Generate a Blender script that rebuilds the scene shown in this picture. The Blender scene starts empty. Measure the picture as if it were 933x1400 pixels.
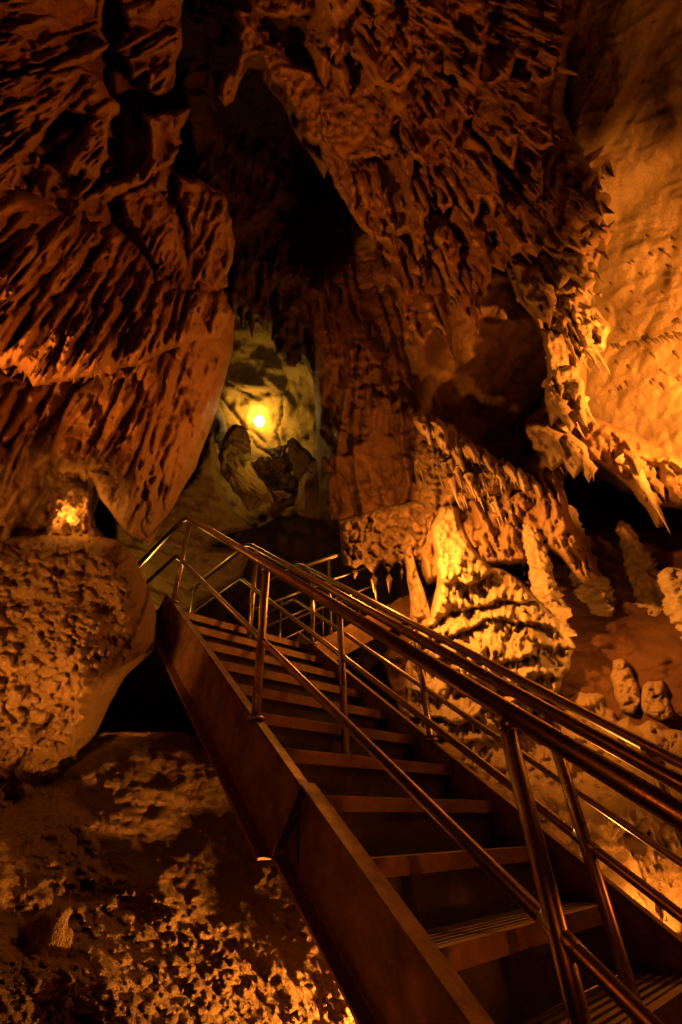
import bpy, math, random
import numpy as np
from mathutils import Matrix, Vector

sc = bpy.context.scene
COL = sc.collection
rnd = random.Random(7)

# ------------------------------------------------------------------ camera
F, CX, CY = 598.0, 466.5, 700.0          # focal length and centre in photograph pixels
EYE = np.array([0.0, 0.0, 1.6])
def nrm(v):
    v = np.asarray(v, float); return v / np.linalg.norm(v)
_Z = nrm((425 - CX, 780, -F))
_d = nrm((78 - CX, CY - 598, -F))
_Y = nrm(_d - _Z * (_d @ _Z))
_X = np.cross(_Y, _Z)
ROT = np.array([_X, _Y, _Z])             # camera axes -> world: x along the treads, y up the flight, z up
def ray(px, py):
    """unit world directions through photograph pixels"""
    px = np.asarray(px, float); py = np.asarray(py, float)
    c = np.stack([px - CX, CY - py, np.full_like(px, -F)], -1)
    c /= np.linalg.norm(c, axis=-1, keepdims=True)
    return c @ ROT.T
def at(px, py, r):
    return EYE + ray(px, py) * np.asarray(r, float)[..., None]

cam_d = bpy.data.cameras.new('camera'); cam = bpy.data.objects.new('camera', cam_d); COL.objects.link(cam)
cam_d.sensor_fit = 'VERTICAL'; cam_d.sensor_height = 36; cam_d.lens = F / 1400 * 36
cam_d.clip_start = 0.02; cam_d.clip_end = 200
m = Matrix(ROT.tolist()).to_4x4(); m.translation = Vector(EYE); cam.matrix_world = m
sc.camera = cam

# ------------------------------------------------------------------ noise
def _hash(ix, iy, iz):
    h = (ix * 374761393 + iy * 668265263 + iz * 2147483647 * 3 + 1274126177) & 0xFFFFFFFF
    h = ((h ^ (h >> 13)) * 1274126177) & 0xFFFFFFFF
    h = ((h ^ (h >> 16)) * 2246822519) & 0xFFFFFFFF
    return h ^ (h >> 15)
_G = np.random.RandomState(3).normal(size=(256, 3)); _G /= np.linalg.norm(_G, axis=1, keepdims=True)
def noise(p):
    p = np.asarray(p, float); sh = p.shape[:-1]; p = p.reshape(-1, 3)
    i = np.floor(p).astype(np.int64); f = p - i; u = f * f * f * (f * (f * 6 - 15) + 10)
    out = 0
    for dx in (0, 1):
        wx = u[:, 0] if dx else 1 - u[:, 0]
        for dy in (0, 1):
            wy = u[:, 1] if dy else 1 - u[:, 1]
            for dz in (0, 1):
                wz = u[:, 2] if dz else 1 - u[:, 2]
                g = _G[_hash(i[:, 0] + dx, i[:, 1] + dy, i[:, 2] + dz) & 255]
                out = out + wx * wy * wz * ((f - (dx, dy, dz)) * g).sum(1)
    return (out * 1.5).reshape(sh)
def fbm(p, octv=4, gain=.5, lac=2.03):
    a, s, t = 1.0, 0, np.asarray(p, float)
    for k in range(octv):
        s = s + a * noise(t + 17.3 * k); a *= gain; t = t * lac
    return s
def ridged(p, octv=4, gain=.5, lac=2.1):
    a, s, t = 1.0, 0, np.asarray(p, float)
    for k in range(octv):
        s = s + a * (1 - 2 * np.abs(noise(t + 9.1 * k))); a *= gain; t = t * lac
    return s

# ------------------------------------------------------------------ naming
def tag(o, label=None, cat=None, group=None, kind=None):
    if label: o['label'] = label
    if cat: o['category'] = cat
    if group: o['group'] = group
    if kind: o['kind'] = kind
    return o
def empty(name, loc):
    o = bpy.data.objects.new(name, None); COL.objects.link(o); o.location = loc; o.empty_display_size = .1
    return o
def link(name, verts, faces, mat, parent=None, smooth=True):
    me = bpy.data.meshes.new(name)
    me.from_pydata([tuple(map(float, v)) for v in verts], [], [tuple(map(int, f)) for f in faces])
    return _fin(name, me, mat, parent, smooth)
def link_np(name, verts, quads, mat, parent=None, smooth=True):
    me = bpy.data.meshes.new(name)
    nv, nq = len(verts), len(quads)
    me.vertices.add(nv); me.vertices.foreach_set('co', np.ascontiguousarray(verts, np.float32).ravel())
    me.loops.add(nq * 4); me.loops.foreach_set('vertex_index', np.ascontiguousarray(quads, np.int32).ravel())
    me.polygons.add(nq); me.polygons.foreach_set('loop_start', np.arange(nq, dtype=np.int32) * 4)
    me.update(calc_edges=True); me.validate()
    return _fin(name, me, mat, parent, smooth)
def _fin(name, me, mat, parent, smooth):
    if smooth and len(me.polygons): me.polygons.foreach_set('use_smooth', np.ones(len(me.polygons), bool))
    o = bpy.data.objects.new(name, me); COL.objects.link(o)
    if mat: me.materials.append(mat)
    if parent:
        o.parent = parent
        pw = Matrix.Translation(parent.location) if parent.type == 'EMPTY' else Matrix()
        o.matrix_parent_inverse = pw.inverted()
    return o

# ------------------------------------------------------------------ materials
def mat_nodes(name):
    mt = bpy.data.materials.new(name); mt.use_nodes = True
    nt = mt.node_tree; b = nt.nodes['Principled BSDF']
    return mt, nt, b
def rock_mat(name, c1, c2, rough=.7, bump=.6, scale=1.0, nod=0.0, spec=.35, stretch=(1, 1, 1)):
    mt, nt, b = mat_nodes(name); N, L = nt.nodes.new, nt.links.new
    tc = N('ShaderNodeTexCoord'); mp = N('ShaderNodeMapping'); mp.inputs['Scale'].default_value = stretch
    L(tc.outputs['Object'], mp.inputs['Vector'])
    def nz(s, det=6, r=.6, v=None):
        n = N('ShaderNodeTexNoise'); n.inputs['Scale'].default_value = s; n.inputs['Detail'].default_value = det
        n.inputs['Roughness'].default_value = r; L((v or mp).outputs[0], n.inputs['Vector']); return n
    n1 = nz(1.7 * scale, 8, .65); n2 = nz(14 * scale, 6, .7); n3 = nz(60 * scale, 4, .7); n4 = nz(240 * scale, 2, .6)
    cr = N('ShaderNodeValToRGB'); cr.color_ramp.elements[0].position = .36; cr.color_ramp.elements[1].position = .66
    cr.color_ramp.elements[0].color = (*c1, 1); cr.color_ramp.elements[1].color = (*c2, 1)
    mx = N('ShaderNodeMath'); mx.operation = 'MULTIPLY_ADD'; mx.inputs[1].default_value = .35
    s5 = N('ShaderNodeMath'); s5.operation = 'MULTIPLY_ADD'; s5.inputs[1].default_value = .65
    m3 = N('ShaderNodeMath'); m3.operation = 'MULTIPLY_ADD'; m3.inputs[1].default_value = .42; m3.inputs[2].default_value = -.21; L(n3.outputs['Fac'], m3.inputs[0]); L(m3.outputs[0], mx.inputs[2])
    L(n2.outputs['Fac'], mx.inputs[0])
    L(n1.outputs['Fac'], s5.inputs[0]); L(mx.outputs[0], s5.inputs[2]); L(s5.outputs[0], cr.inputs['Fac'])
    L(cr.outputs['Color'], b.inputs['Base Color'])
    b.inputs['Specular IOR Level'].default_value = spec
    rr = N('ShaderNodeMapRange'); rr.inputs['From Min'].default_value = .3; rr.inputs['From Max'].default_value = .7
    rr.inputs['To Min'].default_value = rough - .2; rr.inputs['To Max'].default_value = min(1, rough + .15)
    L(n2.outputs['Fac'], rr.inputs['Value']); L(rr.outputs[0], b.inputs['Roughness'])
    prev = None
    n5 = nz(32 * scale, 5, .75)
    layers = [(n2, .045 / scale), (n5, .026 / scale), (n3, .016 / scale), (n4, .004 / scale)]
    if nod:
        vo = N('ShaderNodeTexVoronoi'); vo.feature = 'SMOOTH_F1'; vo.inputs['Scale'].default_value = nod
        vo.inputs['Smoothness'].default_value = .35
        nn = N('ShaderNodeMath'); nn.operation = 'SUBTRACT'; nn.inputs[0].default_value = 1
        wv = N('ShaderNodeMixRGB'); wv.blend_type = 'ADD'; wv.inputs[0].default_value = .05
        L(tc.outputs['Object'], wv.inputs[1]); L(n2.outputs['Color'], wv.inputs[2]); L(wv.outputs[0], vo.inputs['Vector'])
        L(vo.outputs['Distance'], nn.inputs[1]); layers.insert(0, (nn, .55 / nod))
    for n, dist in layers:
        bp = N('ShaderNodeBump'); bp.inputs['Strength'].default_value = bump; bp.inputs['Distance'].default_value = dist
        L(n.outputs[0], bp.inputs['Height'])
        if prev: L(prev.outputs[0], bp.inputs['Normal'])
        prev = bp
    L(prev.outputs[0], b.inputs['Normal'])
    return mt
def metal_mat(name, col, rough, metallic=.9, grime=.5, bump=.05, bs=120):
    mt, nt, b = mat_nodes(name); N, L = nt.nodes.new, nt.links.new
    tc = N('ShaderNodeTexCoord')
    n1 = N('ShaderNodeTexNoise'); n1.inputs['Scale'].default_value = 9; n1.inputs['Detail'].default_value = 8; n1.inputs['Roughness'].default_value = .7
    n2 = N('ShaderNodeTexNoise'); n2.inputs['Scale'].default_value = bs; n2.inputs['Detail'].default_value = 4
    for n in (n1, n2): L(tc.outputs['Object'], n.inputs['Vector'])
    cr = N('ShaderNodeValToRGB'); cr.color_ramp.elements[0].position = .3; cr.color_ramp.elements[1].position = .7
    cr.color_ramp.elements[0].color = (*[c * (1 - grime) for c in col], 1); cr.color_ramp.elements[1].color = (*col, 1)
    L(n1.outputs['Fac'], cr.inputs['Fac']); L(cr.outputs['Color'], b.inputs['Base Color'])
    b.inputs['Metallic'].default_value = metallic
    rr = N('ShaderNodeMapRange'); rr.inputs['From Min'].default_value = .3; rr.inputs['From Max'].default_value = .7
    rr.inputs['To Min'].default_value = rough + .2; rr.inputs['To Max'].default_value = rough - .06
    L(n1.outputs['Fac'], rr.inputs['Value']); L(rr.outputs[0], b.inputs['Roughness'])
    bp = N('ShaderNodeBump'); bp.inputs['Strength'].default_value = bump; bp.inputs['Distance'].default_value = .004
    L(n2.outputs['Fac'], bp.inputs['Height']); L(bp.outputs[0], b.inputs['Normal'])
    return mt
ROCK = rock_mat('limestone', (.28, .165, .09), (.47, .30, .18), bump=.8)
FLOW = rock_mat('flowstone', (.36, .25, .155), (.62, .49, .35), rough=.5, bump=.6, spec=.5)
FLUTE = rock_mat('fluted flowstone', (.27, .155, .085), (.44, .28, .165), rough=.6, bump=.7, stretch=(1, 1, .4), spec=.45)
NOD = rock_mat('nodular limestone', (.30, .18, .10), (.48, .32, .19), rough=.7, bump=1.0, nod=30)
POP = rock_mat('popcorn flowstone', (.33, .21, .12), (.52, .36, .22), rough=.6, bump=.8, nod=34)
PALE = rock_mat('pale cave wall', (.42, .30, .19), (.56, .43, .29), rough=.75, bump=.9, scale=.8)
GREY = rock_mat('grey limestone', (.20, .15, .085), (.36, .285, .17), rough=.75, bump=.7, scale=.7)
DIRT = rock_mat('red clay', (.11, .047, .024), (.20, .09, .045), rough=.85, bump=.9)
SHADEROCK = rock_mat('shade black limestone', (.035, .02, .013), (.08, .045, .028), rough=.75, bump=.6, stretch=(1, 1, .4))  # near-black base colour holds the deep shade of the ceiling recess
DARKFLOW = rock_mat('dark flowstone', (.10, .05, .027), (.20, .105, .058), rough=.65, bump=.6, stretch=(1, 1, .35))  # darker, redder flowstone for the column
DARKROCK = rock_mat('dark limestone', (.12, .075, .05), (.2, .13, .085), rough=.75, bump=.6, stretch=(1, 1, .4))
STEEL = metal_mat('brushed steel tube', (.56, .46, .38), .27, .95, .5, .12, 200)
PAINT = metal_mat('rust brown galvanised steel', (.30, .16, .10), .5, .3, .72, .5, 45)
DECK = metal_mat('worn steel tread', (.30, .22, .17), .5, .5, .45, .4, 90)
NOSE = metal_mat('worn tread nosing', (.36, .21, .13), .6, .2, .5, .7, 160)
RISER = metal_mat('dark steel riser', (.09, .065, .05), .6, .3, .4, .3, 50)
BLACK = metal_mat('black lamp housing', (.03, .03, .03), .5, .3, .3)
def glow_mat(name, col, s):
    mt, nt, b = mat_nodes(name); b.inputs['Base Color'].default_value = (*col, 1)
    b.inputs['Emission Color'].default_value = (*col, 1); b.inputs['Emission Strength'].default_value = s
    return mt

# ------------------------------------------------------------------ rock reliefs
def sdf_poly(px, py, poly):
    """signed distance in pixels (inside positive) and the nearest outline point"""
    P = np.array(poly, float); Q = np.roll(P, -1, 0)
    d2 = np.full(px.shape, 1e12); nx = np.zeros(px.shape); ny = np.zeros(px.shape); ins = np.zeros(px.shape, bool)
    for (x0, y0), (x1, y1) in zip(P, Q):
        ex, ey = x1 - x0, y1 - y0; l2 = ex * ex + ey * ey + 1e-9
        t = np.clip(((px - x0) * ex + (py - y0) * ey) / l2, 0, 1)
        qx, qy = x0 + t * ex, y0 + t * ey; d = (px - qx) ** 2 + (py - qy) ** 2
        k = d < d2; d2 = np.where(k, d, d2); nx = np.where(k, qx, nx); ny = np.where(k, qy, ny)
        if abs(ey) > 1e-9:
            c = ((y0 > py) != (y1 > py)) & (px < ex * (py - y0) / ey + x0); ins ^= c
    d = np.sqrt(d2)
    return np.where(ins, d, -d), nx, ny
def jag(poly, amp, seed=0, seg=14):
    """roughen an outline: subdivide and push each new point sideways by noise"""
    P = np.array(poly, float); out = []
    for i in range(len(P)):
        a, b = P[i], P[(i + 1) % len(P)]; l = np.hypot(*(b - a)); n = max(1, int(l / seg)); nn = np.array([-(b - a)[1], (b - a)[0]]) / max(l, 1e-6)
        for k in range(n):
            p = a + (b - a) * k / n
            w = float(fbm(np.array([p[0] / 22., p[1] / 22., seed * 3.7]), 3)) * amp
            out.append(tuple(p + nn * w * (0 if k == 0 else 1)))
    return out
def teeth(p, q, n, lo, hi, lean=0.0, seed=0, sharp=.5):
    """outline points from p to q with n hanging points of length lo..hi"""
    r = random.Random(seed); out = [p]
    cuts = sorted(r.random() for _ in range(n - 1)); cuts = [(.5 * c + .5 * (i + 1) / n) for i, c in enumerate(cuts)]
    cuts = [0] + cuts + [1]
    for a, b in zip(cuts, cuts[1:]):
        m_ = a + (b - a) * r.uniform(.35, .65); l = r.uniform(lo, hi) * (1 if r.random() < .6 else .5)
        bx, by = p[0] + (q[0] - p[0]) * m_, p[1] + (q[1] - p[1]) * m_
        wd = np.hypot(q[0] - p[0], q[1] - p[1]) * (b - a)
        out.append((bx - wd * .22 + lean * l * .5, by + l * sharp)); out.append((bx + lean * l, by + l)); out.append((bx + wd * .2 + lean * l * .55, by + l * sharp))
        out.append((p[0] + (q[0] - p[0]) * b, p[1] + (q[1] - p[1]) * b))
    return out

class Relief:
    """A rock body: an outline, a distance field and sculpted relief; front and back surfaces close at the rim."""
    def __init__(s, poly, ctrl, step=2.4, seed=0, thick=.35, rim=26, back=.8):
        s.poly = poly; s.step = step; s.seed = seed
        P = np.array(poly, float); x0, y0 = P.min(0) - step; x1, y1 = P.max(0) + step
        s.xs = np.arange(x0, x1 + step, step); s.ys = np.arange(y0, y1 + step, step)
        X, Y = np.meshgrid(s.xs, s.ys); s.sd, nx, ny = sdf_poly(X, Y, poly)
        out = s.sd < 0; s.keep = s.sd > -step * 1.5
        s.X = np.where(out, nx, X); s.Y = np.where(out, ny, Y); s.S = np.maximum(s.sd, 0)
        c = np.array(ctrl, float)                                   # (px, py, range): thin plate through the control points
        def k(r2): return .5 * r2 * np.log(r2 + 1e-9)
        cn = c[:, :2] / 300
        n = len(c); A = np.zeros((n + 3, n + 3)); d2 = ((cn[:, None] - cn[None]) ** 2).sum(-1)
        A[:n, :n] = k(d2) + np.eye(n) * 1e-3; A[:n, n] = A[n, :n] = 1; A[:n, n + 1:] = cn; A[n + 1:, :n] = cn.T
        w = np.linalg.solve(A, np.concatenate([c[:, 2], np.zeros(3)]))
        xn, yn = s.X / 300, s.Y / 300; R = w[n] + w[n + 1] * xn + w[n + 2] * yn
        for i in range(n): R = R + w[i] * k((xn - cn[i, 0]) ** 2 + (yn - cn[i, 1]) ** 2)
        s.R = np.clip(R, c[:, 2].min() * .8, c[:, 2].max() * 1.2)
        t = np.clip(s.S / rim, 0, 1); s.arc = np.sqrt(np.maximum(1 - (1 - t) ** 2, 0)); s.thick = thick; s.back = back
        s.H = np.zeros_like(s.R)
        s.pts0 = EYE + ray(s.X, s.Y) * s.R[..., None]
    def win(s, x0, y0, x1, y1):
        i0, i1 = np.searchsorted(s.xs, [x0, x1]); j0, j1 = np.searchsorted(s.ys, [y0, y1])
        return slice(max(j0 - 1, 0), j1 + 1), slice(max(i0 - 1, 0), i1 + 1)
    def layer(s): return np.zeros_like(s.R)
    def tongue(s, L, cx, cy, w, l, ang, h, sharp=False):
        """one hanging tongue: root at (cx, cy), pointing along ang (0 = down the picture)"""
        e = max(w, l) + 4; W = s.win(cx - e, cy - e, cx + e, cy + e); X, Y = s.X[W], s.Y[W]
        if X.size == 0: return
        ca, sa = math.cos(ang), math.sin(ang)
        a = (X - cx) * ca + (Y - cy) * sa; b = (-(X - cx) * sa + (Y - cy) * ca) / l
        a = a + w * .25 * np.sin(b * 5 + cx)
        bb = np.clip(b, 0, 1); hw = w * (1 - bb ** 1.5) * (.8 + .2 * np.sin(bb * 9 + cy)) + 1e-3; q = np.clip(1 - (a / hw) ** 2, 0, 1)
        if sharp: q = np.clip(1 - np.abs(a / hw), 0, 1) ** 1.3
        z = h * np.sqrt(q) * (.25 + .75 * bb) * np.clip(bb / .25, 0, 1) * np.clip((1 - bb) / .06, 0, 1) * (b > 0) * (b < 1)
        L[W] = np.maximum(L[W], z)
    def tongues(s, n, box, w, l, ang, h, seed=0, spread=.25, sharp=False):
        r = random.Random(seed * 77 + s.seed); L = s.layer()
        for _ in range(n):
            x, y = r.uniform(box[0], box[2]), r.uniform(box[1], box[3])
            t = r.random() ** 1.6; ww = w[0] + (w[1] - w[0]) * t; ll = (l[0] + (l[1] - l[0]) * t) * r.uniform(.7, 1.2)
            A = ang(x, y) if callable(ang) else ang
            s.tongue(L, x, y, ww, ll, A + r.gauss(0, spread), h * (.4 + .6 * t) * r.uniform(.6, 1.1), sharp)
        s.H += L
    def rib(s, L, pts, w, h, taper=True):
        """a raised rib along a picture curve"""
        P = np.array(pts, float); x0, y0 = P.min(0) - w - 3; x1, y1 = P.max(0) + w + 3; W = s.win(x0, y0, x1, y1); X, Y = s.X[W], s.Y[W]
        if X.size == 0: return
        n = len(P) - 1; best = np.zeros_like(X)
        for i in range(n):
            a, b = P[i], P[i + 1]; e = b - a; l2 = e @ e + 1e-9
            t = np.clip(((X - a[0]) * e[0] + (Y - a[1]) * e[1]) / l2, 0, 1); d = np.hypot(X - a[0] - t * e[0], Y - a[1] - t * e[1])
            u = (i + t) / n; ww = w * (1 - .6 * u if taper else 1); prof = np.sqrt(np.clip(1 - (d / ww) ** 2, 0, 1))
            hh = h * (np.clip(u / .15, 0, 1) * np.clip((1 - u) / .1, 0.15, 1) if taper else 1)
            best = np.maximum(best, prof * hh)
        L[W] = np.maximum(L[W], best)
    def ribs(s, n, box, ang, length, w, h, seed=0, wander=.25):
        r = random.Random(seed * 31 + s.seed); L = s.layer()
        for _ in range(n):
            x, y = r.uniform(box[0], box[2]), r.uniform(box[1], box[3]); pts = [(x, y)]; k = 9; ll = r.uniform(*length); off = r.gauss(0, .08)
            for i in range(k):
                A = (ang(x, y) if callable(ang) else ang) + off + r.gauss(0, wander) * .5
                x += -math.sin(A) * ll / k; y += math.cos(A) * ll / k; pts.append((x, y))
            s.rib(L, pts, r.uniform(*w), h * r.uniform(.5, 1.1))
        s.H += L
    def domes(s, n, box, w, h, seed=0, add=True, sq=1.0):
        r = random.Random(seed * 53 + s.seed); L = s.layer()
        for _ in range(n):
            x, y = r.uniform(box[0], box[2]), r.uniform(box[1], box[3]); t = r.random() ** 2; ww = w[0] + (w[1] - w[0]) * t
            W = s.win(x - ww, y - ww, x + ww, y + ww); X, Y = s.X[W], s.Y[W]
            if X.size == 0: continue
            q = np.clip(1 - ((X - x) ** 2 + ((Y - y) * sq) ** 2) / ww ** 2, 0, 1)
            L[W] = np.maximum(L[W], h * (ww / w[1]) * np.sqrt(q) * r.uniform(.7, 1.1))
        s.H += L
    def drip(s, scale, amp, octv=4, zst=.22, warp=.25):
        """ridges that hang plumb: noise drawn out along the vertical"""
        p = s.pts0 + s.seed * 3.1; wv = warp * np.stack([fbm(s.pts0 * 1.7 + 31, 3), fbm(s.pts0 * 1.7 + 57, 3), 0 * s.R], -1)
        s.H += amp * ridged((p + wv) * np.array([scale, scale, scale * zst]), octv); return s
    def pits(s, scale, amp, octv=3):
        """hollows with sharp rims"""
        v = np.abs(fbm(s.pts0 * scale + s.seed * 1.7, octv)); s.H -= amp * np.clip(1 - v * 3.2, 0, 1) ** 1.5; return s
    def range_at(s, px, py):
        j = int(np.clip(round((py - s.ys[0]) / s.step), 0, len(s.ys) - 1)); i = int(np.clip(round((px - s.xs[0]) / s.step), 0, len(s.xs) - 1))
        return float(s.R[j, i] + s.thick * (1 - s.arc[j, i]) - s.H[j, i] * min(1, s.S[j, i] / 8) ** .7)
    def spikes(s, o, pts, length, rad, mat, seed=0):
        """stalactites hanging plumb from the body at picture points, each a part of it"""
        rr = random.Random(seed)
        for px, py in pts:
            rg = s.range_at(px, py) + .02; t = rr.random() ** 1.5; L = (length[0] + (length[1] - length[0]) * t) * rg / 4.5; R = (rad[0] + (rad[1] - rad[0]) * t) * rg / 4.5
            spike('stalactite', at(px, py, rg), L, R, mat, o, rr.random() * 50)
    def vary(s, H0, scale=2.0, lo=.55):
        """patchy: keep the relief added since H0 only where a broad noise says so"""
        k = np.clip(.6 + 1.3 * fbm(s.pts0 * scale + 77, 3), lo, 1.1); s.H = H0 + (s.H - H0) * k; return s
    def fbm(s, scale, amp, octv=5, stretch=(1, 1, 1), gain=.5):
        s.H += amp * fbm(s.pts0 * np.array(stretch) * scale + s.seed * 5.1, octv, gain); return s
    def ridge(s, scale, amp, octv=4, stretch=(1, 1, 1)):
        s.H += amp * ridged(s.pts0 * np.array(stretch) * scale + s.seed * 5.1, octv); return s
    def flutes(s, u, v, fu, fv, amp, octv=3):
        """ridges that run along v and repeat across u (picture coordinates)"""
        p = np.stack([u * fu, v * fv, np.full_like(u, s.seed * 2.3)], -1); s.H += amp * ridged(p, octv); return s
    def build(s, name, mat, parent=None, smooth=True):
        T = s.thick * (1 - s.arc); Rf = s.R + T - s.H * np.clip(s.S / 8, 0, 1) ** .7
        V = EYE + ray(s.X, s.Y) * Rf[..., None]
        Vb = EYE + ray(s.X, s.Y) * (s.R + s.thick + s.back * s.arc)[..., None]
        ny, nx = s.X.shape; idx = np.arange(ny * nx).reshape(ny, nx)
        k = s.keep; q = k[:-1, :-1] & k[1:, :-1] & k[1:, 1:] & k[:-1, 1:]
        anyin = (s.sd > 0); q &= anyin[:-1, :-1] | anyin[1:, :-1] | anyin[1:, 1:] | anyin[:-1, 1:]
        f = np.stack([idx[:-1, :-1][q], idx[1:, :-1][q], idx[1:, 1:][q], idx[:-1, 1:][q]], -1)
        rimv = (s.sd <= 0).ravel()
        bidx = np.where(rimv, np.arange(ny * nx), np.arange(ny * nx) + ny * nx)
        fb = bidx[f][:, ::-1]
        allv = np.concatenate([V.reshape(-1, 3), Vb.reshape(-1, 3)]); allf = np.concatenate([f, fb])
        used = np.unique(allf); remap = np.full(len(allv), -1); remap[used] = np.arange(len(used))
        o = link_np(name, allv[used], remap[allf], mat, parent, smooth)
        return o

def plumb(x, y):
    """picture angle of the vertical at a pixel, for Relief.tongue"""
    return -math.atan2(x - 425, max(y + 80, 25))
def spike(name, root, L, R, mat, parent=None, seed=0.0, up=.12):
    n, sd = 30, 14; t = np.linspace(0, 1, n); th = np.linspace(0, 2 * math.pi, sd, endpoint=False); T, TH = np.meshgrid(t, th, indexing='ij')
    z = up * L + .04 - T * (L + up * L + .04)
    rr = R * (.75 * (1 - T) ** .85 + .9 * np.exp(-T * 9)) * np.clip((1 - T) / .05, .2, 1)
    q = np.stack([np.cos(TH) * R + seed, np.sin(TH) * R + seed * 2, z], -1)
    rr = rr * (1 + .38 * fbm(q * np.array([9, 9, 9]), 3) + .16 * ridged(q * np.array([30, 30, 4.]), 2))
    dx = R * .5 * np.sin(T * 2.5 + seed) * T; dy = R * .5 * np.cos(T * 2.1 + seed * 1.7) * T
    P = np.stack([root[0] + dx + rr * np.cos(TH), root[1] + dy + rr * np.sin(TH), root[2] + z], -1)
    idx = np.arange(n * sd).reshape(n, sd); nx = np.roll(idx, -1, 1)
    f = np.stack([idx[:-1], idx[1:], nx[1:], nx[:-1]], -1).reshape(-1, 4)
    return link_np(name, P.reshape(-1, 3), f, mat, parent)

# ------------------------------------------------------------------ small shape helpers
def tube(pts, r, sides=12, cap=True):
    """verts/faces of a tube swept along points"""
    P = [Vector(p) for p in pts]; vs, fs = [], []
    up = None
    for i, p in enumerate(P):
        if i == 0: t = P[1] - P[0]
        elif i == len(P) - 1: t = P[-1] - P[-2]
        else: t = (P[i + 1] - p).normalized() + (p - P[i - 1]).normalized()
        t.normalize()
        if up is None: up = Vector((1, 0, 0)) if abs(t.x) < .9 else Vector((0, 0, 1))
        a = (up - t * up.dot(t)).normalized(); b = t.cross(a); up = a
        rr = r[i] if isinstance(r, (list, tuple)) else r
        for k in range(sides):
            c = 2 * math.pi * k / sides; vs.append(p + (a * math.cos(c) + b * math.sin(c)) * rr)
    for i in range(len(P) - 1):
        for k in range(sides):
            k2 = (k + 1) % sides; fs.append((i * sides + k, i * sides + k2, (i + 1) * sides + k2, (i + 1) * sides + k))
    if cap:
        fs.append(tuple(range(sides))[::-1]); fs.append(tuple(range((len(P) - 1) * sides, len(P) * sides)))
    return vs, fs
def round_path(pts, rad, n=7):
    P = [Vector(p) for p in pts]; out = [P[0]]
    for a, b, c in zip(P, P[1:], P[2:]):
        u = (a - b).normalized(); v = (c - b).normalized(); p0 = b + u * rad; p1 = b + v * rad
        for k in range(n + 1):
            t = k / n; out.append((p0 * (1 - t) + b * t) * (1 - t) + (b * (1 - t) + p1 * t) * t)
    return out + [P[-1]]
class MB:
    def __init__(s): s.v, s.f = [], []
    def add(s, vf):
        n = len(s.v); s.v += list(vf[0]); s.f += [tuple(i + n for i in f) for f in vf[1]]; return s
    def prism(s, prof, x0, x1):
        """profile in (y, z), extruded along x"""
        n = len(prof); s.add(([(x0, y, z) for y, z in prof] + [(x1, y, z) for y, z in prof],
            [tuple(range(n))[::-1], tuple(range(n, 2 * n))] + [(i, (i + 1) % n, (i + 1) % n + n, i + n) for i in range(n)])); return s
    def box(s, a, b): return s.prism([(a[1], a[2]), (b[1], a[2]), (b[1], b[2]), (a[1], b[2])], a[0], b[0])
    def build(s, name, mat, parent=None, smooth=False, bevel=0):
        o = link(name, s.v, s.f, mat, parent, smooth)
        if bevel:
            b = o.modifiers.new('bevel', 'BEVEL'); b.width = bevel; b.segments = 2; b.limit_method = 'ANGLE'
        return o

# ================================================================== the stairs
EZ = 1.6
def zs(y): return EZ - 1.068 + .832 * y          # top of the stringers
def zn(y): return EZ - 1.130 + .832 * y          # line through the nosings
RUN, Y0 = .238, 1.316
RISE = RUN * .832
XL, XR, XM = 1.15, 2.53, 1.84
TOPY = Y0 + 8 * RUN; TOPZ = zn(TOPY)
stair = empty('metal_staircase', (1.84, 1.0, 0.6))
tag(stair, 'steel staircase climbing past the boulder with three tube railings and brown stringers', 'staircase')
CA = math.cos(math.atan(.832)); SA = math.sin(math.atan(.832))
def along(y, drop):                               # point on the stringer, dropped at right angles to it
    return (y + drop * SA, zs(y) - drop * CA)
def stringer(x, y0, y1, sgn, toes_out=False):
    mb = MB(); D = .255
    a, b, c, d = along(y0, 0), along(y1, 0), along(y1, D), along(y0, D)
    mb.prism([a, b, c, d], min(x, x + sgn * .009), max(x, x + sgn * .009))
    t0, t1 = along(y0, -.009), along(y1, -.009)
    mb.prism([along(y0, -.001), along(y1, -.001), t1, t0], min(x - (.06 if toes_out else 0), x + sgn * (.014 if toes_out else .05)), max(x, x + sgn * (.014 if toes_out else .05)))
    mb.prism([along(y0, D + .001), along(y1, D + .001), along(y1, D + .012), along(y0, D + .012)], min(x + sgn * .009, x - sgn * .055), max(x + sgn * .009, x - sgn * .055))
    return mb
o = stringer(XL, 1.50, 3.33, 1).build('stringer', PAINT, stair, bevel=.002)
eb = MB(); eb.prism([along(1.515, .004), along(1.525, .004), along(1.525, .25), along(1.515, .25)], XL + .0095, XL + .064); eb.build('joint_shade_plate', RISER, o)  # dark sheet added for the shade inside the open channel end
for q in (.05, .10, .15, .20):
    yy, zz = along(1.512, q); MB().add(tube([(XL + .035, yy - .012, zz - .01), (XL + .035, yy + .004, zz + .003)], .009, 8)).build('bolt', STEEL, o)
o = stringer(XL + .066, -2.2, 1.515, 1, True).build('stringer', PAINT, stair, bevel=.002)
o = stringer(XR, -2.2, 3.33, -1).build('stringer', PAINT, stair, bevel=.002)
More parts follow.
